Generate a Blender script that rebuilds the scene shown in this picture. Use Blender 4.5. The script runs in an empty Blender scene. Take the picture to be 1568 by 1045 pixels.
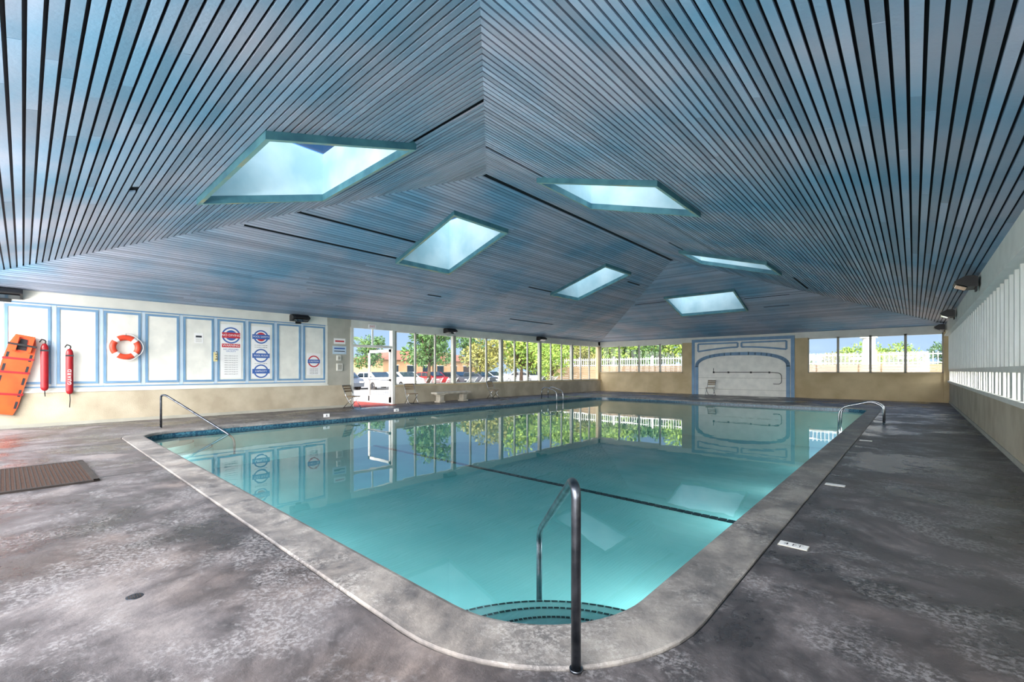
import bpy, math, random
from mathutils import Vector, Matrix
random.seed(7)
S=bpy.context.scene
COL=S.collection
# ---------------------------------------------------------------- materials
def _nt(name):
    m=bpy.data.materials.new(name); m.use_nodes=True
    nt=m.node_tree; b=nt.nodes['Principled BSDF']
    return m,nt,b
def sl(c): # sRGB 0-255 -> linear
    return tuple(((v/255)/12.92 if v/255<=.04045 else ((v/255+.055)/1.055)**2.4) for v in c)+(1,)
def mat(name,c1,c2=None,scale=4,rough=.6,metal=0,bump=0,bscale=30,stretch=(1,1,1),detail=6,lo=.35,hi=.65,spec=.5,island=False,ilo=.88,ihi=1.1):
    m,nt,b=_nt(name); N=nt.nodes; L=nt.links
    b.inputs['Roughness'].default_value=rough; b.inputs['Metallic'].default_value=metal
    b.inputs['Specular IOR Level'].default_value=spec
    b.inputs['Base Color'].default_value=sl(c1)
    tc=N.new('ShaderNodeTexCoord'); mp=N.new('ShaderNodeMapping'); mp.inputs['Scale'].default_value=stretch
    L.new(tc.outputs['Object'],mp.inputs['Vector'])
    if c2:
        no=N.new('ShaderNodeTexNoise'); no.inputs['Scale'].default_value=scale; no.inputs['Detail'].default_value=detail
        L.new(mp.outputs[0],no.inputs['Vector'])
        r=N.new('ShaderNodeValToRGB'); r.color_ramp.elements[0].position=lo; r.color_ramp.elements[1].position=hi
        r.color_ramp.elements[0].color=sl(c1); r.color_ramp.elements[1].color=sl(c2)
        L.new(no.outputs['Fac'],r.inputs[0]); out=r.outputs[0]
        if island:
            g=N.new('ShaderNodeNewGeometry'); mr=N.new('ShaderNodeMapRange'); mr.inputs['To Min'].default_value=ilo; mr.inputs['To Max'].default_value=ihi
            L.new(g.outputs['Random Per Island'],mr.inputs['Value'])
            mx=N.new('ShaderNodeVectorMath'); mx.operation='SCALE'; L.new(out,mx.inputs[0]); L.new(mr.outputs[0],mx.inputs['Scale']); out=mx.outputs[0]
        L.new(out,b.inputs['Base Color'])
    if bump:
        n2=N.new('ShaderNodeTexNoise'); n2.inputs['Scale'].default_value=bscale; n2.inputs['Detail'].default_value=5
        L.new(mp.outputs[0],n2.inputs['Vector'])
        bp=N.new('ShaderNodeBump'); bp.inputs['Strength'].default_value=bump; bp.inputs['Distance'].default_value=.02
        L.new(n2.outputs['Fac'],bp.inputs['Height']); L.new(bp.outputs[0],b.inputs['Normal'])
    return m
M={}
M['slat']=mat('painted_wood_slats_light_tint',(104,148,178),(158,166,184),scale=.5,rough=.5,island=True,lo=.36,hi=.62,bump=.15,bscale=25,ilo=.74,ihi=1.14,detail=12)  # broad blue-to-lilac noise paints sky reflection and warm bounce into the slat colour
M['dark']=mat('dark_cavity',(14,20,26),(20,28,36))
M['black']=mat('black_metal',(16,16,18),(28,28,30),rough=.4)
M['white']=mat('white_paint',(226,226,218),(214,214,206),scale=2,rough=.5)
M['pwhite']=mat('panel_white',(236,235,226),(222,222,214),scale=3,rough=.4)
M['beige']=mat('beige_stucco',(196,186,164),(172,160,138),scale=1.5,rough=.85,bump=.3,bscale=60)
M['tan']=mat('tan_stucco',(210,190,152),(188,168,130),scale=1.2,rough=.85,bump=.3,bscale=50)
M['grey']=mat('grey_beige_paint',(178,176,164),(164,162,150),scale=2,rough=.7)
M['blue']=mat('blue_trim_paint',(118,156,188),(106,144,178),scale=3,rough=.5)
M['paleblue']=mat('pale_blue_paint',(196,214,226),(186,204,220),scale=3,rough=.5)
M['shaft']=mat('skylight_shaft_paint',(196,218,226),(160,194,206),scale=1.0,rough=.6)
M['teal']=mat('teal_curb_paint',(50,98,114),(72,124,134),scale=3,rough=.5)
M['curb']=mat('weathered_green_trim',(124,164,162),(172,166,130),scale=2.5,rough=.6,lo=.48,hi=.68)
M['steel']=mat('stainless_steel',(190,194,198),(150,155,160),scale=5,rough=.22,metal=1)
M['dsteel']=mat('worn_dark_steel',(70,76,84),(120,124,132),scale=9,rough=.35,metal=1)
M['red']=mat('red_vinyl',(160,24,34),(138,18,28),scale=3,rough=.35)
M['orange']=mat('orange_plastic',(236,84,28),(222,70,22),scale=3,rough=.35)
M['ored']=mat('buoy_orange',(226,80,50),(212,68,42),scale=3,rough=.4)
M['mat']=mat('brown_coir',(84,52,34),(44,28,20),scale=60,rough=.95,bump=.8,bscale=150,lo=.35,hi=.6)
M['rubber']=mat('rubber_edge',(34,28,26),(48,40,36),rough=.8)
M['conc']=mat('bench_concrete',(190,184,168),(168,160,146),scale=6,rough=.9,bump=.4)
M['sred']=mat('sign_red',(196,50,60),rough=.5); M['sblue']=mat('sign_blue',(60,100,170),rough=.5)
M['swhite']=mat('sign_white',(240,240,238),rough=.4); M['sblack']=mat('sign_black',(40,44,50),rough=.5)
M['tblack']=mat('black_pool_tile',(12,22,30),rough=.3)
M['brown']=mat('brown_planks',(150,128,100),(120,100,78),scale=2,rough=.8,stretch=(.3,1,12))
M['asph']=mat('asphalt',(128,126,122),(104,102,100),scale=2,rough=.9)
M['patio']=mat('bright_patio_concrete',(225,216,204),(205,196,184),scale=2,rough=.9)
M['house']=mat('house_stucco',(178,140,104),(160,126,92),scale=1,rough=.9)
M['roof']=mat('terracotta_roof',(140,84,64),(112,68,54),scale=3,rough=.9,stretch=(1,8,1))
M['glassd']=mat('dark_glass',(30,40,48),(40,52,60),rough=.1)
M['bark']=mat('tree_bark',(90,70,54),(64,50,40),scale=6,rough=.9,bump=.5)
M['leaf']=mat('green_leaves',(84,116,36),(136,156,58),scale=1.2,rough=.6,island=True,ilo=.6,ihi=1.25)
M['leaf2']=mat('dark_green_leaves',(42,72,34),(76,108,46),scale=1.2,rough=.6,island=True,ilo=.6,ihi=1.25)
M['leaf3']=mat('olive_leaves',(96,100,44),(130,124,58),scale=1.2,rough=.6,island=True,ilo=.6,ihi=1.25)
M['tile']=mat('waterline_tile',(30,70,96),(60,110,130),scale=18,rough=.2,lo=.45,hi=.55,detail=1)
M['plaster']=mat('pool_plaster',(146,212,212),(130,202,204),scale=.8,rough=.8)
M['stepp']=mat('pool_step_plaster',(190,236,232),(176,226,224),scale=2,rough=.8)
M['carw']=mat('white_car_paint',(232,234,236),rough=.2); M['carg']=mat('grey_car_paint',(90,96,104),rough=.2,metal=.5)
M['carr']=mat('red_car_paint',(150,40,40),rough=.2); M['chrome']=mat('wheel_metal',(170,170,175),rough=.3,metal=1)
M['redfloor']=mat('red_floor_paint',(200,84,60),(180,70,50),scale=3,rough=.7)
M['yellow']=mat('pale_yellow_plastic',(220,206,150),rough=.5)

def blinds():
    m,nt,b=_nt('frosted_blind'); N=nt.nodes;L=nt.links
    tr=N.new('ShaderNodeBsdfTranslucent'); tr.inputs[0].default_value=(.62,.7,.76,1)
    df=N.new('ShaderNodeBsdfDiffuse'); df.inputs[0].default_value=(.6,.66,.7,1)
    mx=N.new('ShaderNodeMixShader'); mx.inputs[0].default_value=.35
    L.new(df.outputs[0],mx.inputs[1]);L.new(tr.outputs[0],mx.inputs[2]);L.new(mx.outputs[0],N['Material Output'].inputs[0]); return m
M['blind']=blinds()
def glass(name='window_glass',tint=(.95,.97,.97,1),g_=.05):
    m,nt,b=_nt(name); N=nt.nodes;L=nt.links
    t=N.new('ShaderNodeBsdfTransparent'); t.inputs[0].default_value=tint
    g=N.new('ShaderNodeBsdfGlossy'); g.inputs['Roughness'].default_value=.02
    mx=N.new('ShaderNodeMixShader'); mx.inputs[0].default_value=g_
    L.new(t.outputs[0],mx.inputs[1]);L.new(g.outputs[0],mx.inputs[2]);L.new(mx.outputs[0],N['Material Output'].inputs[0]); return m
M['glass']=glass()
M['tint']=glass('skylight_dimming_tint',(.25,.29,.31,1),.03)  # tint added to cut daylight so the shafts do not blow out
def water():
    m,nt,b=_nt('pool_water'); N=nt.nodes;L=nt.links
    t=N.new('ShaderNodeBsdfTransparent'); t.inputs[0].default_value=(.80,.97,.98,1)
    g=N.new('ShaderNodeBsdfGlossy'); g.inputs['Roughness'].default_value=.0
    fr=N.new('ShaderNodeFresnel'); fr.inputs['IOR'].default_value=1.42
    no=N.new('ShaderNodeTexNoise'); no.inputs['Scale'].default_value=1.6; no.inputs['Detail'].default_value=2
    tc=N.new('ShaderNodeTexCoord'); L.new(tc.outputs['Object'],no.inputs['Vector'])
    bp=N.new('ShaderNodeBump'); bp.inputs['Strength'].default_value=.06; bp.inputs['Distance'].default_value=.02
    L.new(no.outputs['Fac'],bp.inputs['Height']); L.new(bp.outputs[0],g.inputs['Normal']); L.new(bp.outputs[0],fr.inputs['Normal'])
    mx=N.new('ShaderNodeMixShader'); L.new(fr.outputs[0],mx.inputs[0])
    L.new(t.outputs[0],mx.inputs[1]);L.new(g.outputs[0],mx.inputs[2]);L.new(mx.outputs[0],N['Material Output'].inputs[0]); return m
M['water']=water()
def deckmat(name,ramp,rlo,rhi,bs,glint_bloom=.7,s1=.55,bc=(150,146,146),stain=.4,lo3=.50,hi3=.60,sc2=42):
    m,nt,b=_nt(name); N=nt.nodes;L=nt.links
    tc=N.new('ShaderNodeTexCoord')
    n1=N.new('ShaderNodeTexNoise'); n1.inputs['Scale'].default_value=s1; n1.inputs['Detail'].default_value=14; n1.inputs['Roughness'].default_value=.74; n1.inputs['Distortion'].default_value=.3
    n2=N.new('ShaderNodeTexNoise'); n2.inputs['Scale'].default_value=sc2; n2.inputs['Detail'].default_value=6; n2.inputs['Roughness'].default_value=.75
    n3=N.new('ShaderNodeTexNoise'); n3.inputs['Scale'].default_value=1.3; n3.inputs['Detail'].default_value=9; n3.inputs['Roughness'].default_value=.75
    n4=N.new('ShaderNodeTexNoise'); n4.inputs['Scale'].default_value=.5; n4.inputs['Detail'].default_value=6
    mp=N.new('ShaderNodeMapping'); mp.inputs['Location'].default_value=(7,3,0)
    L.new(tc.outputs['Object'],mp.inputs[0]); L.new(mp.outputs[0],n3.inputs['Vector'])
    for n in(n1,n2,n4): L.new(tc.outputs['Object'],n.inputs['Vector'])
    r=N.new('ShaderNodeValToRGB'); e=r.color_ramp.elements
    e[0].position=ramp[0][0]; e[0].color=sl(ramp[0][1]); e[1].position=ramp[-1][0]; e[1].color=sl(ramp[-1][1])
    for p,c in ramp[1:-1]:
        q=r.color_ramp.elements.new(p); q.color=sl(c)
    L.new(n1.outputs['Fac'],r.inputs[0])
    r4=N.new('ShaderNodeValToRGB'); r4.color_ramp.elements[0].position=.52; r4.color_ramp.elements[1].position=.66
    r4.color_ramp.elements[1].color=(stain,stain,stain,1)
    L.new(n4.outputs['Fac'],r4.inputs[0])
    st=N.new('ShaderNodeMixRGB'); st.blend_type='MULTIPLY'; st.inputs[2].default_value=(1.0,.78,.58,1)
    L.new(r4.outputs[0],st.inputs[0]); L.new(r.outputs[0],st.inputs[1])
    r3=N.new('ShaderNodeValToRGB'); r3.color_ramp.elements[0].position=lo3; r3.color_ramp.elements[1].position=hi3
    L.new(n3.outputs['Fac'],r3.inputs[0])
    r2=N.new('ShaderNodeValToRGB'); r2.color_ramp.elements[0].position=.47; r2.color_ramp.elements[1].position=.56
    L.new(n2.outputs['Fac'],r2.inputs[0])
    mu=N.new('ShaderNodeMath'); mu.operation='MULTIPLY'; L.new(r3.outputs[0],mu.inputs[0]); L.new(r2.outputs[0],mu.inputs[1])
    mu2=N.new('ShaderNodeMath'); mu2.operation='MULTIPLY'; L.new(mu.outputs[0],mu2.inputs[0]); mu2.inputs[1].default_value=glint_bloom  # pale speckle strength; on the deck it paints glossy highlights into the colour
    mx=N.new('ShaderNodeMixRGB'); L.new(mu2.outputs[0],mx.inputs[0]); L.new(st.outputs[0],mx.inputs[1]); mx.inputs[2].default_value=sl(bc)
    L.new(mx.outputs[0],b.inputs['Base Color'])
    mr=N.new('ShaderNodeMapRange'); mr.inputs['From Min'].default_value=.42; mr.inputs['From Max'].default_value=.56; mr.inputs['To Min'].default_value=rlo; mr.inputs['To Max'].default_value=rhi
    L.new(n1.outputs['Fac'],mr.inputs['Value']); L.new(mr.outputs[0],b.inputs['Roughness'])
    bp=N.new('ShaderNodeBump'); bp.inputs['Strength'].default_value=bs; bp.inputs['Distance'].default_value=.006
    L.new(n2.outputs['Fac'],bp.inputs['Height']); L.new(bp.outputs[0],b.inputs['Normal'])
    return m
M['deck']=deckmat('stained_wet_concrete_deck',[(.38,(34,34,38)),(.45,(54,52,55)),(.51,(78,74,76)),(.56,(98,93,95)),(.63,(126,120,120))],.2,.58,.7,.7,.6,(150,148,150),.45,.49,.58,32)
M['coping']=deckmat('coping_concrete',[(.38,(86,84,86)),(.5,(124,120,118)),(.60,(152,147,142))],.45,.7,.7,.6,1.6,(182,178,174),.2)

# ---------------------------------------------------------------- builder
class B:
    def __init__(s): s.v=[];s.f=[];s.m=[];s.mats=[];s.sm=[]
    def mi(s,k):
        if k not in s.mats: s.mats.append(k)
        return s.mats.index(k)
    def face(s,pts,k,smooth=False):
        n=len(s.v); s.v+= [tuple(p) for p in pts]; s.f.append(tuple(range(n,n+len(pts)))); s.m.append(s.mi(k)); s.sm.append(smooth)
    def hexa(s,p,k): # 8 pts bottom4 top4
        n=len(s.v); s.v+=[tuple(q) for q in p]; i=s.mi(k)
        for f in((3,2,1,0),(4,5,6,7),(0,1,5,4),(1,2,6,5),(2,3,7,6),(3,0,4,7)):
            s.f.append(tuple(n+a for a in f)); s.m.append(i); s.sm.append(False)
    def box(s,x0,x1,y0,y1,z0,z1,k):
        s.hexa([(x0,y0,z0),(x1,y0,z0),(x1,y1,z0),(x0,y1,z0),(x0,y0,z1),(x1,y0,z1),(x1,y1,z1),(x0,y1,z1)],k)
    def ring(s,A,Bl,k,smooth=False):
        n=len(A); o=len(s.v); s.v+=[tuple(p) for p in A]+[tuple(p) for p in Bl]; i=s.mi(k)
        for a in range(n):
            b=(a+1)%n; s.f.append((o+a,o+b,o+n+b,o+n+a)); s.m.append(i); s.sm.append(smooth)
    def tube(s,pts,r,k,seg=12,cap=True):
        pts=[Vector(p) for p in pts]; rs=r if isinstance(r,(list,tuple)) else [r]*len(pts)
        o=len(s.v); i=s.mi(k); up=None
        for a,p in enumerate(pts):
            d=(pts[min(a+1,len(pts)-1)]-pts[max(a-1,0)]).normalized()
            if up is None:
                up=Vector((0,0,1)) if abs(d.z)<.9 else Vector((1,0,0))
            x=up.cross(d)
            if x.length<1e-4: x=Vector((0,1,0)).cross(d)
            x.normalize(); y=d.cross(x).normalized(); up=y
            for q in range(seg):
                t=2*math.pi*q/seg; s.v.append(tuple(p+x*math.cos(t)*rs[a]+y*math.sin(t)*rs[a]))
        for a in range(len(pts)-1):
            for q in range(seg):
                w=(q+1)%seg; s.f.append((o+a*seg+q,o+a*seg+w,o+(a+1)*seg+w,o+(a+1)*seg+q)); s.m.append(i); s.sm.append(True)
        if cap:
            s.f.append(tuple(o+q for q in range(seg))[::-1]); s.m.append(i); s.sm.append(False)
            e=o+(len(pts)-1)*seg; s.f.append(tuple(e+q for q in range(seg))); s.m.append(i); s.sm.append(False)
    def prism(s,outline,fn,t0,t1,k): # outline 2D pts, fn(u,v,t)->3D
        a=[fn(u,v,t0) for u,v in outline]; b=[fn(u,v,t1) for u,v in outline]
        s.face(a[::-1],k); s.face(b,k); s.ring(a,b,k)
    def obj(s,name,loc=(0,0,0),rot=0,parent=None,bevel=0,recalc=True):
        me=bpy.data.meshes.new(name); me.from_pydata(s.v,[],s.f)
        for k in s.mats: me.materials.append(M[k])
        me.polygons.foreach_set('material_index',s.m); me.polygons.foreach_set('use_smooth',s.sm)
        me.update()
        if recalc:
            import bmesh
            bm=bmesh.new(); bm.from_mesh(me); bmesh.ops.recalc_face_normals(bm,faces=bm.faces); bm.to_mesh(me); bm.free()
        o=bpy.data.objects.new(name,me); COL.objects.link(o); o.location=loc; o.rotation_euler=(0,0,rot)
        if parent: o.parent=parent
        if bevel:
            md=o.modifiers.new('bevel','BEVEL'); md.width=bevel; md.segments=2; md.limit_method='ANGLE'
        return o
def fillet(pts,r,n=6):
    pts=[Vector(p) for p in pts]; out=[pts[0]]
    for i in range(1,len(pts)-1):
        a,b,c=pts[i-1],pts[i],pts[i+1]; d1=(a-b).normalized(); d2=(c-b).normalized()
        rr=min(r,(a-b).length*.49,(c-b).length*.49); p=b+d1*rr; q=b+d2*rr
        for t in range(n+1):
            u=t/n; out.append(p*(1-u)**2+b*2*u*(1-u)+q*u*u)
    out.append(pts[-1]); return out
def inst(o,name,loc,rot=0,sc=1):
    c=bpy.data.objects.new(name,o.data); COL.objects.link(c); c.location=loc; c.rotation_euler=(0,0,rot); c.scale=(sc,)*3
    return c
def text(parent,s,size,y,z,x,k):
    cu=bpy.data.curves.new('lettering','FONT'); cu.body=s; cu.size=size; cu.align_x='CENTER'; cu.align_y='CENTER'; cu.extrude=.0015
    cu.materials.append(M[k]); o=bpy.data.objects.new('lettering',cu); COL.objects.link(o)
    o.location=(x,y,z); o.rotation_euler=(math.pi/2,0,math.pi/2)
    o.parent=parent
    return o
# ---------------------------------------------------------------- dimensions
XL,XR,YN,YF=-16.8,1.17,-1.3,28.0
EZ=3.5; RUN=(XR-XL)/2; SLP=2.78/RUN
# ---------------------------------------------------------------- ceiling
def P(sl_,a,s,h=0):
    z=EZ+SLP*s+h
    return {'l':(XL+s,a,z),'r':(XR-s,a,z),'n':(a,YN+s,z),'f':(a,YF-s,z)}[sl_]
AM={'l':(YN,YF),'r':(YN,YF),'n':(XL,XR),'f':(XL,XR)}
SK={'n':[(-9.55,-6.25,3.45,5.7)],'f':[(-9.55,-6.25,3.45,5.7)],
    'l':[(7.95,10.05,4.7,7.45),(16,18.1,4.7,7.45)],'r':[(7.85,10.0,4.7,7.45),(16,18.1,4.7,7.45)]}
MISS={'l':[(4.8,3.6,7.9),(5.75,4.3,7.9),(4.8,14.3,15.95),(1.8,16.4,20),(6.9,19,20.3),(2.9,10.5,11.2)],
      'r':[(7.3,6.0,7.8),(4.45,19,22.2),(7.3,14.5,15.9)],
      'n':[(5.62,-6.2,-4.3),(2.5,-9.1,-8.8)],
      'f':[(4.6,-6.1,-4.2),(5.2,-11.5,-9.7),(3.5,-5.5,-4.4)]}
ceil=B(); back=B()
for k in 'lrnf':
    a0,a1=AM[k]
    def pieces(sa,sb):
        cuts=[]
        for r in SK[k]:
            if sb>r[2]+1e-4 and sa<r[3]-1e-4: cuts.append((r[0]-.03,r[1]+.03))
        for q in MISS[k]:
            if sa<=q[0]<sb+.022 and sb-sa<.2: cuts.append((q[1],q[2]))
        cuts.sort(); segs=[]; st='H'
        for c in cuts:
            segs.append((st,c[0])); st=c[1]
        segs.append((st,'H'))
        return segs
    def ends(seg,s):
        lo=a0+s if seg[0]=='H' else seg[0]; hi=a1-s if seg[1]=='H' else seg[1]
        return lo,hi
    s=.02; BW=.074
    while s+BW<RUN-.01:
        sb=s+BW
        for seg in pieces(s,sb):
            l0,h0=ends(seg,s); l1,h1=ends(seg,sb)
            if h0-l0<.1: continue
            g=random.uniform(-.002,.002)
            Lg=h0-l0
            n=max(1,int(Lg/4.5)); fr=[0]+sorted((i+random.uniform(-.3,.3))/n for i in range(1,n))+[1]
            for i in range(len(fr)-1):
                e=.003/Lg
                fa=fr[i]+(e if i else 0); fb=fr[i+1]-(e if i<len(fr)-2 else 0)
                A0=l0+(h0-l0)*fa; B0=l0+(h0-l0)*fb; A1=l1+(h1-l1)*fa; B1=l1+(h1-l1)*fb
                if 0<fa: A1=A0
                if fb<1: B1=B0
                j=g+random.uniform(-.002,.002)
                ceil.hexa([P(k,A0,s,j),P(k,B0,s,j),P(k,B1,sb,j),P(k,A1,sb,j),P(k,A0,s,.03),P(k,B0,s,.03),P(k,B1,sb,.03),P(k,A1,sb,.03)],'slat')
        s+=.1
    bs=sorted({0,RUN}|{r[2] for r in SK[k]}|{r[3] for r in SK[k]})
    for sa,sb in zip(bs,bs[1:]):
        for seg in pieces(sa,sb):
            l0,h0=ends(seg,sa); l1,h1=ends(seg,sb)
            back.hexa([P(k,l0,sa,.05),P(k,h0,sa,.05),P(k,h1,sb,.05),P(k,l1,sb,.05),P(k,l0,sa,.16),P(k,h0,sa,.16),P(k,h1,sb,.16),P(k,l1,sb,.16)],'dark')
co=ceil.obj('ceiling',recalc=True)
back.obj('roof_deck')
# skylights
for k in 'nflr':
    for (a,b,s0,s1) in SK[k]:
        q=B()
        def loop(off,h=None,z=None):
            pts=[(a-off,s0-off),(b+off,s0-off),(b+off,s1+off),(a-off,s1+off)]
            out=[]
            for aa,ss in pts:
                p=P(k,aa,ss,h or 0)
                out.append(p if z is None else (p[0],p[1],z))
            return out
        zt=EZ+SLP*s1+.9
        q.ring(loop(.045,.04),loop(.045,-.11),'teal')
        q.ring(loop(.045,-.11),loop(-.03,-.11),'curb')
        q.ring(loop(-.03,-.11),loop(-.03,.03),'teal')
        q.ring(loop(-.03,.03),loop(-.012,.03),'teal')
        q.ring(loop(-.012,.03),loop(-.012,z=zt),'shaft')
        q.ring(loop(.08,.17),loop(.08,z=zt),'white')
        q.ring(loop(-.012,z=zt),loop(.08,z=zt),'white')
        L0=loop(0,z=zt)
        mx=(L0[0][0]+L0[2][0])/2; my=(L0[0][1]+L0[2][1])/2
        xs=[p[0] for p in L0]; ys=[p[1] for p in L0]
        if max(xs)-min(xs)>max(ys)-min(ys): q.box(mx-.03,mx+.03,min(ys),max(ys),zt-.03,zt+.03,'white')
        else: q.box(min(xs),max(xs),my-.03,my+.03,zt-.03,zt+.03,'white')
        q.face(loop(.02,z=zt+.035),'tint')
        q.obj('skylight',recalc=False)
# ---------------------------------------------------------------- pool, deck
def rr(x0,x1,y0,y1,r,z,n=14):
    out=[]
    for cx,cy,t0 in((x1-r,y1-r,0),(x0+r,y1-r,90),(x0+r,y0+r,180),(x1-r,y0+r,270)):
        for i in range(n+1):
            t=math.radians(t0+90*i/n); out.append((cx+r*math.cos(t),cy+r*math.sin(t),z))
    return out
PX0,PX1,PY0,PY1=-13.25,-1.28,1.8,21.8
def pl(off,z): return rr(PX0-off,PX1+off,PY0-off,PY1+off,.82+off,z)
fl=B()
fl.ring(pl(.40,0),rr(XL,XR,YN,YF,.0005,0),'deck')
fl.ring(pl(.385,-.012),pl(.40,-.012),'dark'); fl.ring(pl(.40,-.012),pl(.40,0),'dark')
for y in(7.5,12,17,22): fl.box(-.86,XR,y-.005,y+.005,0,.0012,'dark')
for x in(-1.32,-8.2,-11.8): fl.box(x-.005,x+.005,YN,1.39,0,.0012,'dark')
for y in(4,9,14,19): fl.box(XL,PX0-.42,y-.005,y+.005,0,.0012,'dark')
fl.obj('floor')
cp=B()
cp.ring(pl(.385,-.012),pl(.385,.004),'coping'); cp.ring(pl(.385,.004),pl(.375,.012),'coping'); cp.ring(pl(.375,.012),pl(.04,.012),'coping')
cp.ring(pl(.04,.012),pl(.012,.005),'coping',True);cp.ring(pl(.012,.005),pl(0,-.018),'coping',True);cp.ring(pl(0,-.018),pl(0,-.05),'coping',True);cp.ring(pl(0,-.05),pl(.03,-.055),'coping',True)
cp.obj('pool_coping')
po=B()
po.ring(pl(.03,-.05),pl(.03,-.2),'tile'); po.ring(pl(.03,-.2),pl(.03,-2.2),'plaster')
x0,x1=PX0-.1,PX1+.1
yb=7.85
prof=[(PY0-.1,-1.05),(yb,-1.05),(14,-1.6),(PY1+.1,-1.7)]
for (ya,za),(yc,zc) in zip(prof,prof[1:]):
    po.face([(x0,ya,za),(x1,ya,za),(x1,yc,zc),(x0,yc,zc)],'plaster')
x=x0; i=0
while x<x1:
    po.box(x,x+.12,yb-.055,yb+.055,-1.05,-1.03,'tblack'); x+=.14
for cx,sg in((PX1,1),(PX0,-1)):
    for r,z in((1.42,-.42),(1.04,-.27),(.74,-.17)):
        n=36; a=[];b=[]
        for i in range(n+1):
            t=math.pi/2*(1+i/n); c=math.cos(t)*sg; s_=math.sin(t)
            a.append((cx+r*c,PY0+r*s_,z)); b.append((cx+r*c,PY0+r*s_,z-.9))
        po.face([(cx,PY0,z)]+a,'stepp')
        for i in range(n): po.face([a[i],a[i+1],b[i+1],b[i]],'stepp')
        for i in range(n):
            rr0,rr1=r-.033,r-.01
            t0=math.pi/2*(1+(i+.1)/n); t1=math.pi/2*(1+(i+.9)/n)
            po.face([(cx+rr0*math.cos(t0)*sg,PY0+rr0*math.sin(t0),z+.003),(cx+rr1*math.cos(t0)*sg,PY0+rr1*math.sin(t0),z+.003),(cx+rr1*math.cos(t1)*sg,PY0+rr1*math.sin(t1),z+.003),(cx+rr0*math.cos(t1)*sg,PY0+rr0*math.sin(t1),z+.003)],'tblack')
po.obj('swimming_pool',recalc=False)
w=B(); w.face(pl(.03,-.12),'water'); w.obj('pool_water',recalc=False)
def area(parent,loc,aim,sx,sy,power,col=(1,1,1)):
    ld=bpy.data.lights.new('added_fill_lamp','AREA'); ld.shape='RECTANGLE'; ld.size=sx; ld.size_y=sy; ld.energy=power; ld.color=col
    o=bpy.data.objects.new('added_fill_lamp',ld); COL.objects.link(o); o.parent=parent
    o.location=loc; o.rotation_euler=Vector(aim).to_track_quat('-Z','Y').to_euler(); return o
def added_pool_fill(loc,aim,p):  # added fill on the unseen pool walls, brightens the water from below
    q=B(); a=Vector(aim).normalized()
    q.tube([-a*.03,a*.015],.2,'steel',28)
    o=q.obj('added_pool_fill',loc=loc); area(o,a*.03,aim,.3,.3,p,(1,.98,.97))
for x in(-3.6,-6.2,-8.8,-11.4): added_pool_fill((x,PY0-.02,-.5),(0,1,-.12),28)
for y in(4.2,8,12,16,20): added_pool_fill((PX1+.02,y,-.5),(-1,0,-.1),42)
for i,(y,t) in enumerate(((4.28,'4 FT'),(6.9,''),(11.7,''))):
    d=B(); d.box(-.10,.10,-.055,.055,0,.005,'swhite'); d.box(-.105,.105,-.06,.06,0,.003,'grey')
    o=d.obj('depth_marker_tile',loc=(-.74,y,0.001),rot=.0)
    if t:
        cu=bpy.data.curves.new('lettering','FONT'); cu.body=t; cu.size=.075; cu.align_x='CENTER'; cu.align_y='CENTER'; cu.materials.append(M['sblack'])
        tt=bpy.data.objects.new('lettering',cu); COL.objects.link(tt); tt.parent=o; tt.location=(0,0,.0065)
for y in(6.3,8.8):
    d=B(); d.box(-.012,.012,-.09,.09,-.05,.05,'swhite'); d.tube([(.012,0,-.03),(.013,0,.03)],.012,'sblack')
    d.box(.011,.014,-.03,.03,-.03,-.02,'sblack')
    d.obj('depth_marker_plate',loc=(PX0-.2,y,.065))
dr=B()
dr.tube([(0,0,0),(0,0,.003)],.045,'dsteel',24)
for i in range(-2,3): dr.box(-.028,.028,i*.014-.003,i*.014+.003,.003,.004,'rubber')
dr.obj('floor_drain',loc=(-3.7,.48,0))
def rail(name,base,ang,k,L=1.6,H=.87,r=.024,drop=-.6):
    q=B(); pts=fillet([(0,0,0),(0,0,H),(L*.06,0,H+.015),(L*.93,0,H-.5*L*.9),(L,0,H-.5*L-.02),(L,0,drop)],.09,8)
    q.tube(pts,r,k,16); q.tube([(0,0,0),(0,0,.012)],.032,k,20)
    return q.obj(name,loc=base,rot=ang)
rail('pool_handrail',(-1.2,1.78,.0125),math.radians(135),'dsteel',1.6)
rail('pool_handrail',(-14.15,2.35,0.001),math.radians(33),'dsteel',2.1,H=.82)
def ladder(loc,rot):
    q=B()
    for y in(-.27,.27):
        q.tube(fillet([(0,y,0),(0,y,.5),(-.25,y,.62),(-.95,y,.42),(-1.0,y,-1.1)],.22,8),.022,'steel',12)
        q.tube([(0,y,0),(0,y,.012)],.05,'steel',16)
    for z in(-.3,-.6,-.9): q.box(-1.04,-.94,-.27,.27,z,z+.03,'swhite')
    return q.obj('pool_ladder',loc=loc,rot=rot)
ladder((-.6,15.6,0),0); ladder((-14.2,18.2,0),math.pi)
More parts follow.
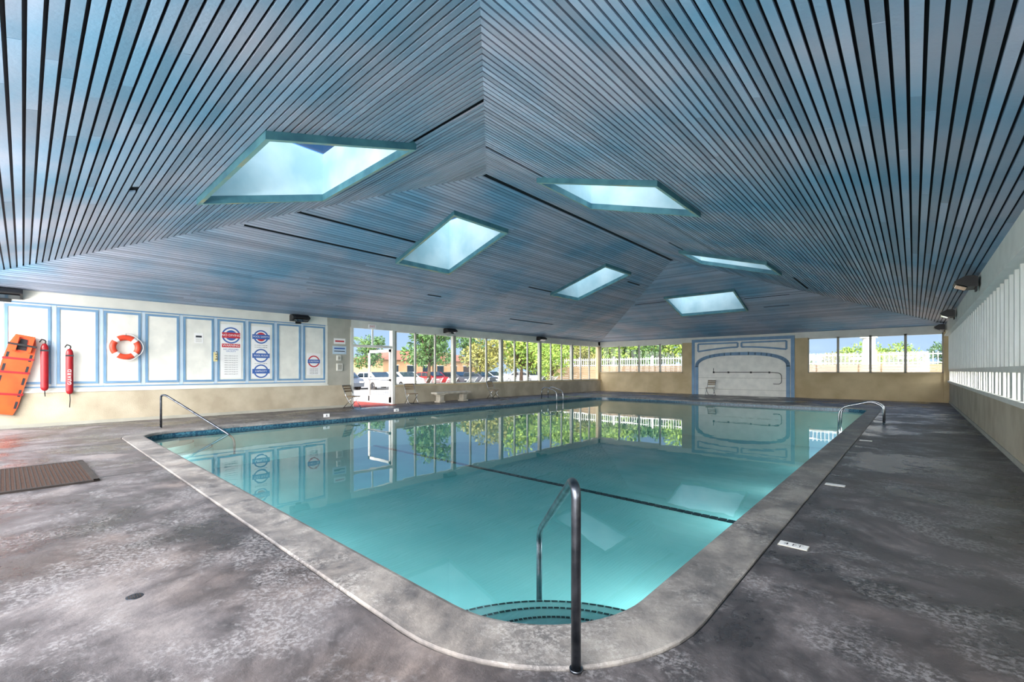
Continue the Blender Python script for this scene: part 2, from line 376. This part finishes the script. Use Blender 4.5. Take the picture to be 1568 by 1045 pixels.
# ---------------------------------------------------------------- walls
wl=B()
wl.box(XL-.22,XL+.07,YN,8.86,0,.88,'beige'); wl.box(XL-.22,XL+.09,YN,7.9,.88,.92,'white')
wl.box(XL-.2,XL,YN,7.9,.88,EZ+.15,'white'); wl.box(XL-.2,XL+.02,7.9,8.86,.88,EZ+.15,'grey')
wl.box(XL-.2,XL,8.86,YF,3.22,EZ+.15,'white'); wl.box(XL-.0,XL+.04,8.86,YF,3.18,3.26,'white')
wl.box(XL-.22,XL+.05,10.9,YF,0,.76,'beige'); wl.box(XL-.25,XL+.10,10.9,YF,.76,.82,'tan')
wl.box(XL-.22,XL,YF-.25,YF+.2,0,EZ+.15,'tan')
wl.obj('wall_left')
wb=B()
wb.box(XL-.2,-10.85,YF,YF+.2,0,1.28,'tan'); wb.box(XL-.2,XR+.2,YF,YF+.2,3.2,EZ+.15,'white')
wb.box(-10.85,-4.18,YF,YF+.2,0,3.2,'tan'); wb.box(-4.18,XR+.2,YF,YF+.2,0,1.28,'tan')
wb.box(XL,-10.85,YF-.05,YF+.2,1.28,1.34,'tan'); wb.box(-4.18,XR,YF-.05,YF+.2,1.28,1.34,'tan')
wb.box(XR-.18,XR,YF-.12,YF,0,3.3,'tan')
wb.obj('wall_back')
wr=B()
wr.box(XR,XR+.22,YN,YF,0,.92,'beige'); wr.box(XR-.06,XR+.22,YN,YF,.92,1.0,'white')
wr.box(XR-.02,XR+.2,YN,YF,1.42,1.52,'white')
wr.box(XR-.12,XR+.2,YN,YF,3.08,EZ+.2,'white'); wr.box(XR-.16,XR+.2,YN,YF,3.0,3.08,'white')
y=YN
while y<YF:
    wr.box(XR-.03,XR+.12,y,y+.09,1.52,3.05,'white')
    wr.box(XR,XR+.15,y-.02,y+.14 if int((y-YN)/.5+.5)%2 else y+.26,1.0,1.45,'white')
    y+=.5
wr.obj('wall_right')
q=B(); q.box(XR+.13,XR+.15,YN,YF,1.52,3.05,'blind'); q.box(XR+.16,XR+.17,YN,YF,1.0,1.45,'glass'); q.obj('window_1')
wn=B()
wn.box(XL-.2,XR+.2,YN-.2,YN,0,.5,'beige'); wn.box(XL-.2,XR+.2,YN-.2,YN,3.3,EZ+.15,'white')
for i in range(11):
    x=XL+(XR-XL)*i/10; wn.box(x-.06,x+.06,YN-.14,YN-.02,.5,3.3,'white')
wn.obj('wall_near')
bb=B(); bb.box(XL+.07,XL+.085,YN,8.86,0,.09,'grey'); bb.obj('baseboard_left')
bb=B(); bb.box(XR-.015,XR,YN,YF-.12,0,.09,'grey'); bb.obj('baseboard_right')
WN=2
segs=[(10.9,14.3),(14.3,17.7),(17.7,21.1),(21.1,24.5),(24.5,27.75)]
for (a,b) in segs:
    q=B()
    q.box(XL-.16,XL+.02,a-.09,a+.09,.8,3.22,'grey')
    m=3
    for i in range(1,m):
        yy=a+(b-a)*i/m; q.box(XL-.12,XL-.04,yy-.04,yy+.04,.8,3.22,'grey')
    q.box(XL-.12,XL-.04,a,b,.8,.87,'white'); q.box(XL-.12,XL-.04,a,b,3.14,3.22,'white')
    q.face([(XL-.08,a,.85),(XL-.08,b,.85),(XL-.08,b,3.2),(XL-.08,a,3.2)],'glass')
    q.obj('window_%d'%WN); WN+=1
for (a,b,m) in((XL,-10.85,4),(-4.18,XR-.18,4)):
    q=B()
    for i in range(m+1):
        xx=a+(b-a)*i/m; q.box(xx-.05,xx+.05,YF+.03,YF+.12,1.3,3.2,'grey')
    q.box(a,b,YF+.03,YF+.12,1.3,1.38,'grey'); q.box(a,b,YF+.03,YF+.12,3.12,3.2,'white')
    q.face([(a,YF+.08,1.35),(b,YF+.08,1.35),(b,YF+.08,3.15),(a,YF+.08,3.15)],'glass')
    q.obj('window_%d'%WN); WN+=1
q=B()
for yy in(8.9,10.82): q.box(XL-.18,XL+.06,yy-.06,yy+.06,0,3.2,'white')
q.box(XL-.16,XL+.04,8.86,10.9,2.42,2.52,'white'); q.box(XL-.1,XL-.06,9.85,9.91,2.5,3.2,'white')
q.face([(XL-.08,8.9,2.5),(XL-.08,10.85,2.5),(XL-.08,10.85,3.2),(XL-.08,8.9,3.2)],'glass')
for x0_,x1_,z0,z1 in((-18.7,-18.58,.05,2.38),(-16.98,-16.86,.05,2.38),(-18.7,-16.86,2.26,2.38),(-18.7,-16.86,.05,.3),(-18.7,-16.86,1.0,1.08)):
    q.box(x0_,x1_,10.72,10.77,z0,z1,'white')
q.face([(-18.65,10.745,.2),(-16.9,10.745,.2),(-16.9,10.745,2.3),(-18.65,10.745,2.3)],'glass')
q.box(-18.6,-17,10.68,10.81,1.02,1.06,'steel')
q.obj('door_1')
q=B(); q.box(-19.5,-16.2,9.0,10.6,0.0,.012,'redfloor')
for i in range(9): q.box(-19.5+.4*i,-19.47+.4*i,9.0,10.6,.012,.016,'dark')
q.obj('red_entrance_mat')
# back wall decorated big door
q=B(); X0,X1=-10.23,-4.77; yf=YF-.06
q.box(X0,X1,yf,YF-.001,0,3.36,'pwhite')
def fr(x0_,x1_,z0,z1,t,k='blue',d=.04,bot=True):
    if bot: q.box(x0_,x1_,yf-d,yf,z0,z0+t,k)
    q.box(x0_,x1_,yf-d,yf,z1-t,z1,k);q.box(x0_,x0_+t,yf-d,yf,z0,z1-t,k);q.box(x1_-t,x1_,yf-d,yf,z0,z1-t,k)
fr(X0,X1,0,3.36,.17,bot=False); xm=(X0+X1)/2
for sg in(-1,1):
    xa=xm+sg*.1; xb=xm+sg*2.35
    pts=[(xa,3.08),(xb,3.08),(xb,2.62)]+[(xb+(xa-xb)*i/8,2.62+.2*math.sin(math.pi/2*i/8)) for i in range(1,9)]
    pts.append((xa,3.08))
    for (a,b) in zip(pts,pts[1:]):
        d=Vector((b[0]-a[0],b[1]-a[1]))
        if d.length<1e-4: continue
        d.normalize(); nn=Vector((-d.y,d.x))*.045
        q.prism([(a[0]+nn.x,a[1]+nn.y),(b[0]+nn.x,b[1]+nn.y),(b[0]-nn.x,b[1]-nn.y),(a[0]-nn.x,a[1]-nn.y)],lambda u,v,t:(u,t,v),yf-.04,yf,'blue')
arch=[(X0+.3,0.0),(X0+.3,1.7)]
for i in range(25):
    t=math.pi*(1-i/24); c,s_=math.cos(t),math.sin(t)
    ex=.8; arch.append((xm+(X1-X0-.6)/2*math.copysign(abs(c)**ex,c),1.72+.72*abs(s_)**.85))
arch+=[(X1-.3,1.7),(X1-.3,.0)]
for (a,b) in zip(arch,arch[1:]):
    d=Vector((b[0]-a[0],b[1]-a[1]))
    if d.length<1e-4: continue
    d.normalize(); nn=Vector((-d.y,d.x))*.09
    e=d*.02
    pts=[(a[0]-e.x+nn.x,a[1]-e.y+nn.y),(b[0]+e.x+nn.x,b[1]+e.y+nn.y),(b[0]+e.x-nn.x,b[1]+e.y-nn.y),(a[0]-e.x-nn.x,a[1]-e.y-nn.y)]
    q.prism(pts,lambda u,v,t:(u,t,v),yf-.05,yf,'blue')
q.tube(fillet([(X0+1.3,yf-.08,1.36),(X1-1.0,yf-.08,1.36),(X1-.6,yf-.08,1.3),(X1-.6,yf-.08,.7),(X1-1.0,yf-.08,.72)],.3),.015,'black',8)
q.tube([(X0+1.3,yf-.08,1.6),(X0+1.3,yf-.08,1.3)],.015,'black',8)
q.box(X0+.4,X1-.4,yf-.012,yf,1.02,1.035,'grey'); q.box(X0+.4,X1-.4,yf-.012,yf,.34,.355,'grey')
for xx in(X0+1.3,xm-.6,xm+.6,X1-1.2): q.box(xx-.04,xx+.04,yf-.07,yf,1.3,1.4,'black')
q.obj('arched_garage_door')
# ---------------------------------------------------------------- left wall panels
for i in range(-1,9):
    y0=-.254+.912*i; y1=y0+.69
    if i==-1: y0=max(y0,YN+.05)
    q=B(); X=XL
    q.box(X,X+.035,y0-.055,y0,1.10,3.13,'blue'); q.box(X,X+.035,y1,y1+.055,1.10,3.13,'blue')
    q.box(X,X+.035,y0,y1,1.10,1.16,'blue'); q.box(X,X+.035,y0,y1,3.07,3.13,'blue')
    q.box(X,X+.015,y0,y1,1.16,3.07,'pwhite')
    q.obj('wall_panel')
    t=B(); t.box(X,X+.012,y1+.06,y1+.155,1.02,3.2,'paleblue')
    t.obj('trim_%d'%(i+2))
t=B(); t.box(XL,XL+.02,YN,7.9,3.17,3.205,'blue'); t.box(XL,XL+.02,YN,7.9,1.0,1.035,'blue'); t.box(XL,XL+.03,7.82,7.9,1.0,3.2,'white'); t.obj('trim_12')
def disc(q,y,z,r,x,k,n=32): q.tube([(x,y,z),(x+.004,y,z)],r,k,n)
X=XL+.016
q=B(); q.box(X,X+.012,4.33,4.94,1.2,2.98,'swhite'); disc(q,4.635,2.62,.27,X+.012,'sblue'); disc(q,4.635,2.62,.225,X+.014,'swhite'); disc(q,4.635,2.62,.17,X+.0145,'sblue')
q.box(X+.012,X+.0195,4.37,4.90,2.53,2.71,'sred')
q.box(X+.012,X+.014,4.37,4.90,2.22,2.34,'sred')
o=q.obj('no_diving_sign')
text(o,'NO DIVING',.105,4.635,2.62,X+.0205,'swhite'); text(o,'WARNING',.10,4.635,2.28,X+.0145,'swhite')
text(o,'NO LIFEGUARD\nON DUTY',.062,4.635,2.12,X+.0135,'sblue')
for j in range(9): text(o,'children under the age of 14',.034,4.635,1.94-j*.075,X+.0135,'sblack')
q=B(); q.box(X,X+.012,5.24,5.85,1.2,2.98,'swhite')
for z in(2.62,1.97,1.43):
    disc(q,5.545,z,.235,X+.012,'sblue'); disc(q,5.545,z,.19,X+.014,'swhite'); q.box(X+.012,X+.0195,5.27,5.82,z-.08,z+.08,'sblue')
disc(q,5.545,2.62,.15,X+.0145,'sred')
o=q.obj('pool_rules_sign')
for z,tx in((2.62,'POOL SAFETY'),(1.97,'POOL RULES'),(1.43,'CAPACITY')): text(o,tx,.08,5.545,z,X+.0205,'swhite')
for z in(2.33,2.26,1.70): text(o,'no running or rough play',.04,5.545,z,X+.0135,'sblack')
q=B(); q.box(X,X+.012,7.12,7.62,1.28,2.1,'swhite'); disc(q,7.37,1.8,.22,X+.012,'sred'); disc(q,7.37,1.8,.175,X+.014,'swhite'); q.box(X+.012,X+.0195,7.14,7.60,1.73,1.87,'sblue')
o=q.obj('spa_warning_sign'); text(o,'CAUTION',.08,7.37,1.8,X+.0205,'swhite')
for j in range(4): text(o,'keep gate closed',.045,7.37,1.52-j*.06,X+.0135,'sblack')
q=B(); q.box(X,X+.006,3.62,3.86,2.32,2.64,'swhite'); q.box(X+.006,X+.008,3.66,3.82,2.5,2.56,'sblack')
for j in range(4): q.box(X+.006,X+.008,3.66,3.82,2.36+j*.03,2.37+j*.03,'grey')
q.obj('paper_notice')
q=B(); q.box(XL+.021,XL+.032,8.15,8.62,2.5,2.72,'swhite'); q.box(XL+.021,XL+.032,8.1,8.66,2.1,2.42,'paleblue')
q.box(XL+.032,XL+.035,8.16,8.6,2.3,2.35,'sblue'); q.box(XL+.032,XL+.035,8.16,8.6,2.2,2.23,'sblack'); q.box(XL+.032,XL+.035,8.2,8.57,2.58,2.64,'sred'); q.obj('facility_sign')
for z,h in((1.85,.2),(1.45,.28)):
    q=B(); q.box(XL+.022,XL+.10,8.25,8.25+h*.8,z,z+h,'white'); q.box(XL+.10,XL+.105,8.28,8.22+h*.8,z+.04,z+h-.04,'grey'); q.obj('electrical_box',bevel=.008)
q=B(); q.box(XL+.042,XL+.09,9.6,9.95,3.20,3.37,'swhite'); o=q.obj('exit_sign',bevel=.005); text(o,'EXIT',.12,9.775,3.285,XL+.0915,'sred')
q=B(); q.box(XL+.016,XL+.05,4.13,4.24,1.75,2.05,'yellow'); q.tube(fillet([(XL+.05,4.185,1.98),(XL+.16,4.185,1.98),(XL+.16,4.185,2.08)],.04),.015,'steel'); q.tube(fillet([(XL+.05,4.185,1.82),(XL+.16,4.185,1.82),(XL+.16,4.185,1.92)],.04),.015,'steel'); q.obj('wall_hook')
# lifebuoy
q=B(); R,r=.275,.075; nu,nv=72,16
for i in range(nu):
    t=2*math.pi*i/nu
    for j in range(nv):
        p=2*math.pi*j/nv; rad=R+r*math.cos(p); q.v.append((r*.75*math.sin(p),rad*math.cos(t),rad*math.sin(t)))
wi=q.mi('swhite'); oi=q.mi('ored')
for i in range(nu):
    band=(i%18)in(7,8,9,10)
    for j in range(nv):
        i2,j2=(i+1)%nu,(j+1)%nv
        q.f.append((i*nv+j,i2*nv+j,i2*nv+j2,i*nv+j2)); q.m.append(wi if band else oi); q.sm.append(True)
for s4 in range(4):
    pts=[]
    for i in range(13):
        t=math.radians(s4*90+45+90*i/12); rad=R+r+.012+.03*math.sin(math.pi*i/12); pts.append((.02,rad*math.cos(t),rad*math.sin(t)))
    q.tube(pts,.009,'swhite',8)
q.tube([(-.07,0,R+.06),(.06,0,R+.06),(.07,0,R+.11)],.01,'steel',8)
q.obj('life_ring',loc=(XL+.11,1.97,2.12))
def rtube(y,z0,z1,letters):
    q=B()
    pr=[(z0,.03),(z0+.03,.06),(z0+.08,.075),(z1-.12,.075),(z1-.05,.06),(z1,.03)]
    n=16; rings=[]
    for z,r in pr: rings.append([(.045*math.sin(2*math.pi*i/n)*r/.075,r*math.cos(2*math.pi*i/n),z) for i in range(n)])
    for a,b in zip(rings,rings[1:]): q.ring(a,b,'red',True)
    q.face(rings[0],'red'); q.face(rings[-1],'red')
    q.tube(fillet([(0,0,z1-.02),(0,.03,z1+.07),(0,-.05,z1+.12),(.0,-.09,z1+.03)],.05),.014,'black',8)
    q.tube([(0,0,z0+.02),(0,.01,z0-.15),(0,0,z0-.36 if letters else z0-.06)],.01,'black',8)
    q.box(-.046,.046,-.078,.078,z1-.2,z1-.16,'sblack')
    q.tube([(-.11,-.06,z1+.1),(.03,-.06,z1+.1),(.04,-.06,z1+.14)],.008,'steel',8)
    o=q.obj('rescue_tube',loc=(XL+.15,y,0))
    if letters:
        for j,ch in enumerate('GUARD'):
            t=text(o,ch,.10,0,z0+.28+j*.085,.047,'swhite'); t.rotation_euler=(math.pi/2,-math.pi/2,math.pi/2)
    return o
rtube(.376,.93,2.15,False); rtube(.834,.83,2.03,True)
q=B()
out=[(-.2,-1.0),(.2,-1.0),(.24,-.8),(.26,.3),(.24,.75),(.17,1.0),(-.17,1.0),(-.24,.75),(-.26,.3),(-.24,-.8)]
fn=lambda u,v,t:(t,u,v)
q.prism(out,fn,0,.05,'orange')
for v in(-.75,-.45,-.15,.15,.45):
    for u in(-.2,.2): q.prism([(u-.025,v-.09),(u+.025,v-.09),(u+.025,v+.09),(u-.025,v+.09)],fn,.048,.053,'dark')
q.prism([(-.09,.62),(.09,.62),(.06,.9),(-.06,.9)],fn,.05,.07,'dark')
for u in(-.16,.1): q.prism([(u,.58),(u+.07,.58),(u+.07,.95),(u,.95)],fn,.05,.17,'orange')
q.prism([(-.25,.72),(.25,.72),(.25,.77),(-.25,.77)],fn,.17,.18,'black')
for v in(-.55,.0,.35): q.prism([(-.27,v),(.27,v+.05),(.27,v+.1),(-.27,v+.05)],fn,.05,.06,'red')
o=q.obj('rescue_backboard',loc=(XL+.12,-.16,1.36),bevel=.012); o.rotation_euler=(math.radians(-12),0,0)
def sconce(x,y,d):
    q=B(); pr=[(0,.08),(0,-.12),(.14,-.12),(.36,-.02),(.36,.02),(.2,.12),(.06,.12)]
    q.prism(pr,lambda u,v,t:(d*u,t,v),-.3,.3,'black'); q.prism([(.16,-.125),(.33,-.05),(.34,-.055),(.17,-.13)],lambda u,v,t:(d*u,t,v),-.25,.25,'glassd')
    q.box(min(0,d*.03),max(0,d*.03),-.1,.1,-.2,.12,'black')
    o=q.obj('wall_lamp',loc=(x,y,3.37),bevel=.01)
for y in(-.3,6.8,13.9,21): sconce(XL+.001,y,1)
for y in(-.3,13.9,21,27.3): sconce(XR-.161,y,-1)
for i in(1,3,5,7,9):  # added fill lamps behind the camera, unseen, to brighten the ceiling
    x=XL+(XR-XL)*i/10
    q=B(); q.box(-.62,.62,0,.10,-.16,.16,'white'); q.box(-.66,.66,.02,.12,.16,.19,'white'); q.box(-.66,.66,.02,.12,-.19,-.16,'white'); q.box(-.05,.05,-.03,.0,-.1,.1,'steel')
    o=q.obj('added_ceiling_fill',loc=(x,YN+.03,2.7)); area(o,(0,.13,0),(0,1,.16),1.2,.3,92,(1,.97,.95))
# ---------------------------------------------------------------- furniture
q=B()
q.box(-.22,.22,-1.05,1.05,.38,.47,'conc')
for y in(-.7,.7):
    q.box(-.15,.15,y-.12,y+.12,.06,.38,'conc'); q.box(-.19,.19,y-.17,y+.17,0,.07,'conc'); q.box(-.19,.19,y-.17,y+.17,.32,.385,'conc')
q.obj('concrete_bench',loc=(-16.05,13.5,0),bevel=.02)
def chair():
    q=B()
    for y in(-.22,.22):
        q.tube(fillet([(.25,y,0),(-.08,y,.42),(-.28,y,.88)],.1),.012,'steel',8)
        q.tube([(-.25,y*.9,0),(.2,y*.9,.44)],.012,'steel',8)
    q.tube([(.25,-.22,.03),(.25,.22,.03)],.01,'steel',8); q.tube([(-.25,-.2,.03),(-.25,.2,.03)],.01,'steel',8)
    q.tube([(-.28,-.22,.88),(-.28,.22,.88)],.012,'steel',8)
    q.box(-.18,.24,-.2,.2,.43,.46,'brown')
    for z in(.62,.72,.82): q.hexa([(-.18-(z-.6)*.4,-.22,z),(-.165-(z-.6)*.4,-.22,z),(-.165-(z-.6)*.4,.22,z),(-.18-(z-.6)*.4,.22,z),(-.205-(z-.6)*.4,-.22,z+.06),(-.19-(z-.6)*.4,-.22,z+.06),(-.19-(z-.6)*.4,.22,z+.06),(-.205-(z-.6)*.4,.22,z+.06)],'brown')
    return q.obj('folding_chair')
c=chair(); c.location=(-16.2,8.6,0); c.rotation_euler=(0,0,.4)
inst(c,'folding_chair',(-16.2,11.35,0),-.2); inst(c,'folding_chair',(-8.85,27.1,0),-math.pi/2); inst(c,'folding_chair',(-16.2,16.4,0),0)
q=B(); q.box(-.9,.9,-.75,.75,0,.02,'mat')
for i in range(36): q.box(-.9,.9,-.74+i*.042,-.728+i*.042,.02,.023,'rubber')
for a in(-1,1): q.box(-.95,.95,a*.77-.03,a*.77+.03,0,.024,'rubber'); q.box(a*.92-.03,a*.92+.03,-.8,.8,0,.024,'rubber')
q.obj('door_mat',loc=(-8.85,-.14,.001),rot=.02)
# ---------------------------------------------------------------- exterior
g=B()
g.ring(rr(XL-.2,XR+.2,YN-.2,YF+.2,.0005,-.02,n=1),rr(-24,14,-14,34,.001,-.05,n=1),'patio')
g.ring(rr(-24,14,-14,34,.001,-.05,n=1),rr(-160,120,-120,200,.001,-.1,n=1),'asph')
g.obj('ground')
def leaves(q,c,r,n,k,sz=.22):
    for _ in range(n):
        d=Vector((random.gauss(0,1),random.gauss(0,1),random.gauss(0,1))).normalized()
        p=Vector(c)+d*r*random.uniform(.6,1.05)
        a=Vector((random.gauss(0,1),random.gauss(0,1),random.gauss(0,1))).normalized(); b=a.cross(d).normalized(); a=b.cross(a).normalized()
        s_=sz*random.uniform(.6,1.3)
        q.face([p-a*s_,p+b*s_*.45,p+a*s_,p-b*s_*.45],k)
def tree(k,H=6):
    q=B(); q.tube([(0,0,0),(.08,0,H*.25),(-.05,.1,H*.5)],[.2,.14,.10],'bark',8)
    for i in range(11):
        t=i*2.4; rr_=random.uniform(.8,2.3); c=(rr_*math.cos(t),rr_*math.sin(t),H*random.uniform(.36,.85))
        q.tube([(-.03,.05,H*.32),(c[0]*.5,c[1]*.5,(H*.35+c[2])/2),c],[.08,.05,.02],'bark',6)
        leaves(q,c,random.uniform(.8,1.3),240,k,.17)
    leaves(q,(0,0,H*.8),1.4,300,k,.17)
    return q.obj('tree',recalc=False)
TT=[tree('leaf',6),tree('leaf2',7),tree('leaf3',5.5)]
TT[0].location=(-27,31,-.1); TT[1].location=(-33,25,-.1); TT[2].location=(-26,25.5,-.1); TT[2].scale=(.8,.8,.8)
pos=[(-25,36,0,1.0,0),(-28,42,1,1.1,1),(-30,50,2,1.2,0),(-24,45,3,1.0,0),(-34,38,1,1,1),(-22,38,2,.9,0),(-38,60,0,1.4,1),(-20,52,0,1.2,0),(-44,34,0,1,1),(-33,56,2,1.3,0),
     (-30,35.5,1,.9,2),(-24,40.5,2,.85,0),(-36,47,5,1.1,1),(-28,62,0,1.2,1),(-42,52,2,1.2,0),(-25,56,3,1.1,1),(-48,44,2,1.1,1),(-22,33.5,5,.7,2),(-21.5,28.5,2,.62,0),(-21,42,1,.8,1),
     (-14,48,1,.62,1),(-9,52,2,.7,1),(-5,50,3,.6,2),(-1,47,1,.62,0),(4,49,2,.7,1),(9,46,0,.65,0),(14,50,0,.7,1),(-3,42,2,.6,0),(2,43,1,.55,1),(-52,30,0,.9,1)]
for x,y,r,sc,w_ in pos: inst(TT[w_],'tree',(x,y,-.1),r,sc)
q=B(); q.tube([(0,0,0),(.3,0,3),(.2,.1,7)],[.24,.18,.15],'bark',10)
for i in range(22):
    t=i*2.399; el=random.uniform(-.3,.9); pts=[]
    for j in range(8):
        u=j/7*2.6; z=7+u*el-.33*u*u; pts.append(Vector((.2+u*math.cos(t),.1+u*math.sin(t),z)))
    q.tube(pts,.02,'leaf2',5)
    side=Vector((-math.sin(t),math.cos(t),0))
    for j in range(7):
        for h in(0,.5):
            p=pts[j].lerp(pts[j+1],h)
            for sg in(-1,1):
                e=p+side*sg*.42*(1-.08*j)+Vector((math.cos(t)*.2,math.sin(t)*.2,-.15)); w_=Vector((math.cos(t)*.05,math.sin(t)*.05,0))
                q.face([p-w_,p+w_,e],'leaf')
pm=q.obj('palm_tree',loc=(-40,20.6,-.1),recalc=False); pm.scale=(.8,.8,.65)
def house(loc,w,d,h,rot):
    q=B(); q.box(-w/2,w/2,-d/2,d/2,0,h,'house')
    e=.6; a=[(-w/2-e,-d/2-e,h),(w/2+e,-d/2-e,h),(w/2+e,d/2+e,h),(-w/2-e,d/2+e,h)]
    r0=(0,-d/4,h+1.6);r1=(0,d/4,h+1.6)
    q.face([a[0],a[1],r0],'roof');q.face([a[1],a[2],r1,r0],'roof');q.face([a[2],a[3],r1],'roof');q.face([a[3],a[0],r0,r1],'roof');q.face(a,'white')
    for i in range(int(d/3)):
        y=-d/2+1.2+i*3
        for sx in(-1,1):
            q.box(sx*w/2-.04,sx*w/2+.04,y,y+1.4,1.1,2.3,'glassd'); q.box(sx*w/2-.06,sx*w/2+.06,y-.08,y+1.48,1.02,1.1,'white'); q.box(sx*w/2-.06,sx*w/2+.06,y-.08,y+1.48,2.3,2.38,'white')
    q.obj('house',loc=loc,rot=rot)
house((-60,44,-.1),9,22,3.1,.1); house((-62,18,-.1),9,15,2.9,-.1); house((-50,76,-.1),9,22,3.2,.5)
def car(k):
    q=B(); pr=[(-2.2,.3),(-2.25,.65),(-2.1,.88),(-1.35,.98),(-.75,1.4),(.75,1.44),(1.5,1.0),(2.1,.9),(2.25,.6),(2.2,.3)]
    q.prism(pr,lambda u,v,t:(u,t,v),-.88,.88,k)
    for s_ in(-1,1):
        q.prism([(-1.2,1.0),(-.7,1.33),(-.02,1.36),(-.02,1.0)],lambda u,v,t:(u,t,v),s_*.875,s_*.89,'glassd')
        q.prism([(.05,1.0),(.05,1.36),(.72,1.37),(1.3,1.02)],lambda u,v,t:(u,t,v),s_*.875,s_*.89,'glassd')
        for x in(-1.4,1.4):
            q.tube([(x,s_*.7,.33),(x,s_*.91,.33)],.33,'rubber',20); q.tube([(x,s_*.9,.33),(x,s_*.925,.33)],.2,'chrome',12)
    q.hexa([(-1.3,-.75,1.01),(-1.3,.75,1.01),(-.8,.7,1.37),(-.8,-.7,1.37),(-1.33,-.75,1.03),(-1.33,.75,1.03),(-.83,.7,1.39),(-.83,-.7,1.39)],'glassd')
    q.hexa([(1.48,-.75,1.03),(1.48,.75,1.03),(.8,.7,1.42),(.8,-.7,1.42),(1.51,-.75,1.05),(1.51,.75,1.05),(.83,.7,1.44),(.83,-.7,1.44)],'glassd')
    q.box(2.2,2.27,-.8,-.5,.6,.72,'swhite'); q.box(2.2,2.27,.5,.8,.6,.72,'swhite')
    return q.obj('car',bevel=.04)
cs=[car('carw'),car('carg'),car('carr')]
cs[0].location=(-33,22,-.1);cs[1].location=(-34,17,-.1);cs[2].location=(-36,27.3,-.1)
for i,(x,y) in enumerate(((-33,19.4),(-33,31),(-34,33.5),(-35,29.6),(-35,40.5),(-36,43.5),(-36,52))): inst(cs[i%2],'car',(x,y,-.1),.05*i)
def lounge():
    q=B()
    for y in(-.3,.3):
        q.tube(fillet([(1.0,y,.32),(0,y,.32),(-.75,y,1.12)],.1),.02,'swhite',8)
        for x in(.85,-.0): q.tube([(x,y,0),(x,y,.32)],.02,'swhite',8)
    for i in range(11): q.box(.95-i*.09,1.01-i*.09,-.3,.3,.32,.335,'swhite')
    for i in range(10):
        u=.04+i*.072; z=.33+u*1.05; x=-.0-u
        q.box(x-.02,x+.02,-.3,.3,z,z+.045,'swhite')
    return q.obj('lounge_chair')
l=lounge(); l.location=(-18.6,13.2,-.04); l.rotation_euler=(0,0,math.pi)
for y in(14.2,15.2,16.5,17.5,19,20,21.5,22.5,24): inst(l,'lounge_chair',(-18.6,y,-.04),math.pi+random.uniform(-.12,.12))
q=B()
for i in range(15):
    q.box(-21.0,-20.96,7.5+i*.14,7.54+i*.14,.1,1.05,'swhite')
q.box(-21.03,-20.93,7.4,9.6,1.05,1.1,'swhite'); q.box(-21.02,-20.94,7.4,9.6,.08,.12,'swhite'); q.box(-21.04,-20.92,7.36,7.46,-.05,1.2,'swhite'); q.box(-21.04,-20.92,9.56,9.66,-.05,1.2,'swhite')
q.obj('entrance_railing')
q=B()
for i in range(12): q.box(-24,8,31,31.06,-.05+i*.155,.09+i*.155,'brown')
q.obj('plank_fence')
q=B(); x=-24
while x<8: q.box(x,x+.03,31.3,31.33,1.75,2.45,'swhite'); x+=.19
q.box(-24,8,31.29,31.34,1.85,1.9,'swhite'); q.box(-24,8,31.29,31.34,2.3,2.35,'swhite')
x=-24
while x<8.1: q.box(x,x+.1,31.26,31.37,-.05,2.55,'swhite'); x+=3.2
q.obj('picket_fence')
q=B(); q.tube([(0,0,0),(0,0,3.4)],.3,'white',20); q.box(-.38,.38,-.38,.38,3.4,3.6,'white'); q.box(-.38,.38,-.38,.38,0,.2,'white'); q.obj('porch_column',loc=(-1.95,33,-.05))
# ---------------------------------------------------------------- world & light
W=bpy.data.worlds.new('sky'); S.world=W; W.use_nodes=True; nt=W.node_tree; N=nt.nodes; L=nt.links
bg=N['Background']; tc=N.new('ShaderNodeTexCoord')
sep=N.new('ShaderNodeSeparateXYZ'); L.new(tc.outputs['Generated'],sep.inputs[0])
r=N.new('ShaderNodeValToRGB'); e=r.color_ramp.elements
e[0].position=0; e[0].color=(.62,.84,1.1,1); e[1].position=.45; e[1].color=(.12,.40,1.0,1)
L.new(sep.outputs['Z'],r.inputs[0])
dot=N.new('ShaderNodeVectorMath'); dot.operation='DOT_PRODUCT'; dot.inputs[1].default_value=Vector((.5,-.75,.42)).normalized()
nrm=N.new('ShaderNodeVectorMath'); nrm.operation='NORMALIZE'; L.new(tc.outputs['Generated'],nrm.inputs[0]); L.new(nrm.outputs[0],dot.inputs[0])
mxm=N.new('ShaderNodeMath'); mxm.operation='MAXIMUM'; mxm.inputs[1].default_value=0; L.new(dot.outputs['Value'],mxm.inputs[0])
pw=N.new('ShaderNodeMath'); pw.operation='POWER'; pw.inputs[1].default_value=2.0; L.new(mxm.outputs[0],pw.inputs[0])
ml=N.new('ShaderNodeVectorMath'); ml.operation='SCALE'; ml.inputs[0].default_value=(21.5,20.8,20); L.new(pw.outputs[0],ml.inputs['Scale'])
ad=N.new('ShaderNodeVectorMath'); ad.operation='ADD'; L.new(r.outputs[0],ad.inputs[0]); L.new(ml.outputs[0],ad.inputs[1])
L.new(ad.outputs[0],bg.inputs[0]); bg.inputs[1].default_value=1.0
# ---------------------------------------------------------------- camera
cd=bpy.data.cameras.new('camera'); cam=bpy.data.objects.new('camera',cd); COL.objects.link(cam)
cam.location=(0,0,1.45); cam.rotation_euler=(math.pi/2,0,math.radians(42.2)); cd.sensor_width=36; cd.lens=15.59; cd.shift_y=.029; cd.clip_end=500
S.camera=cam
S.view_settings.view_transform='Standard'; S.view_settings.exposure=0
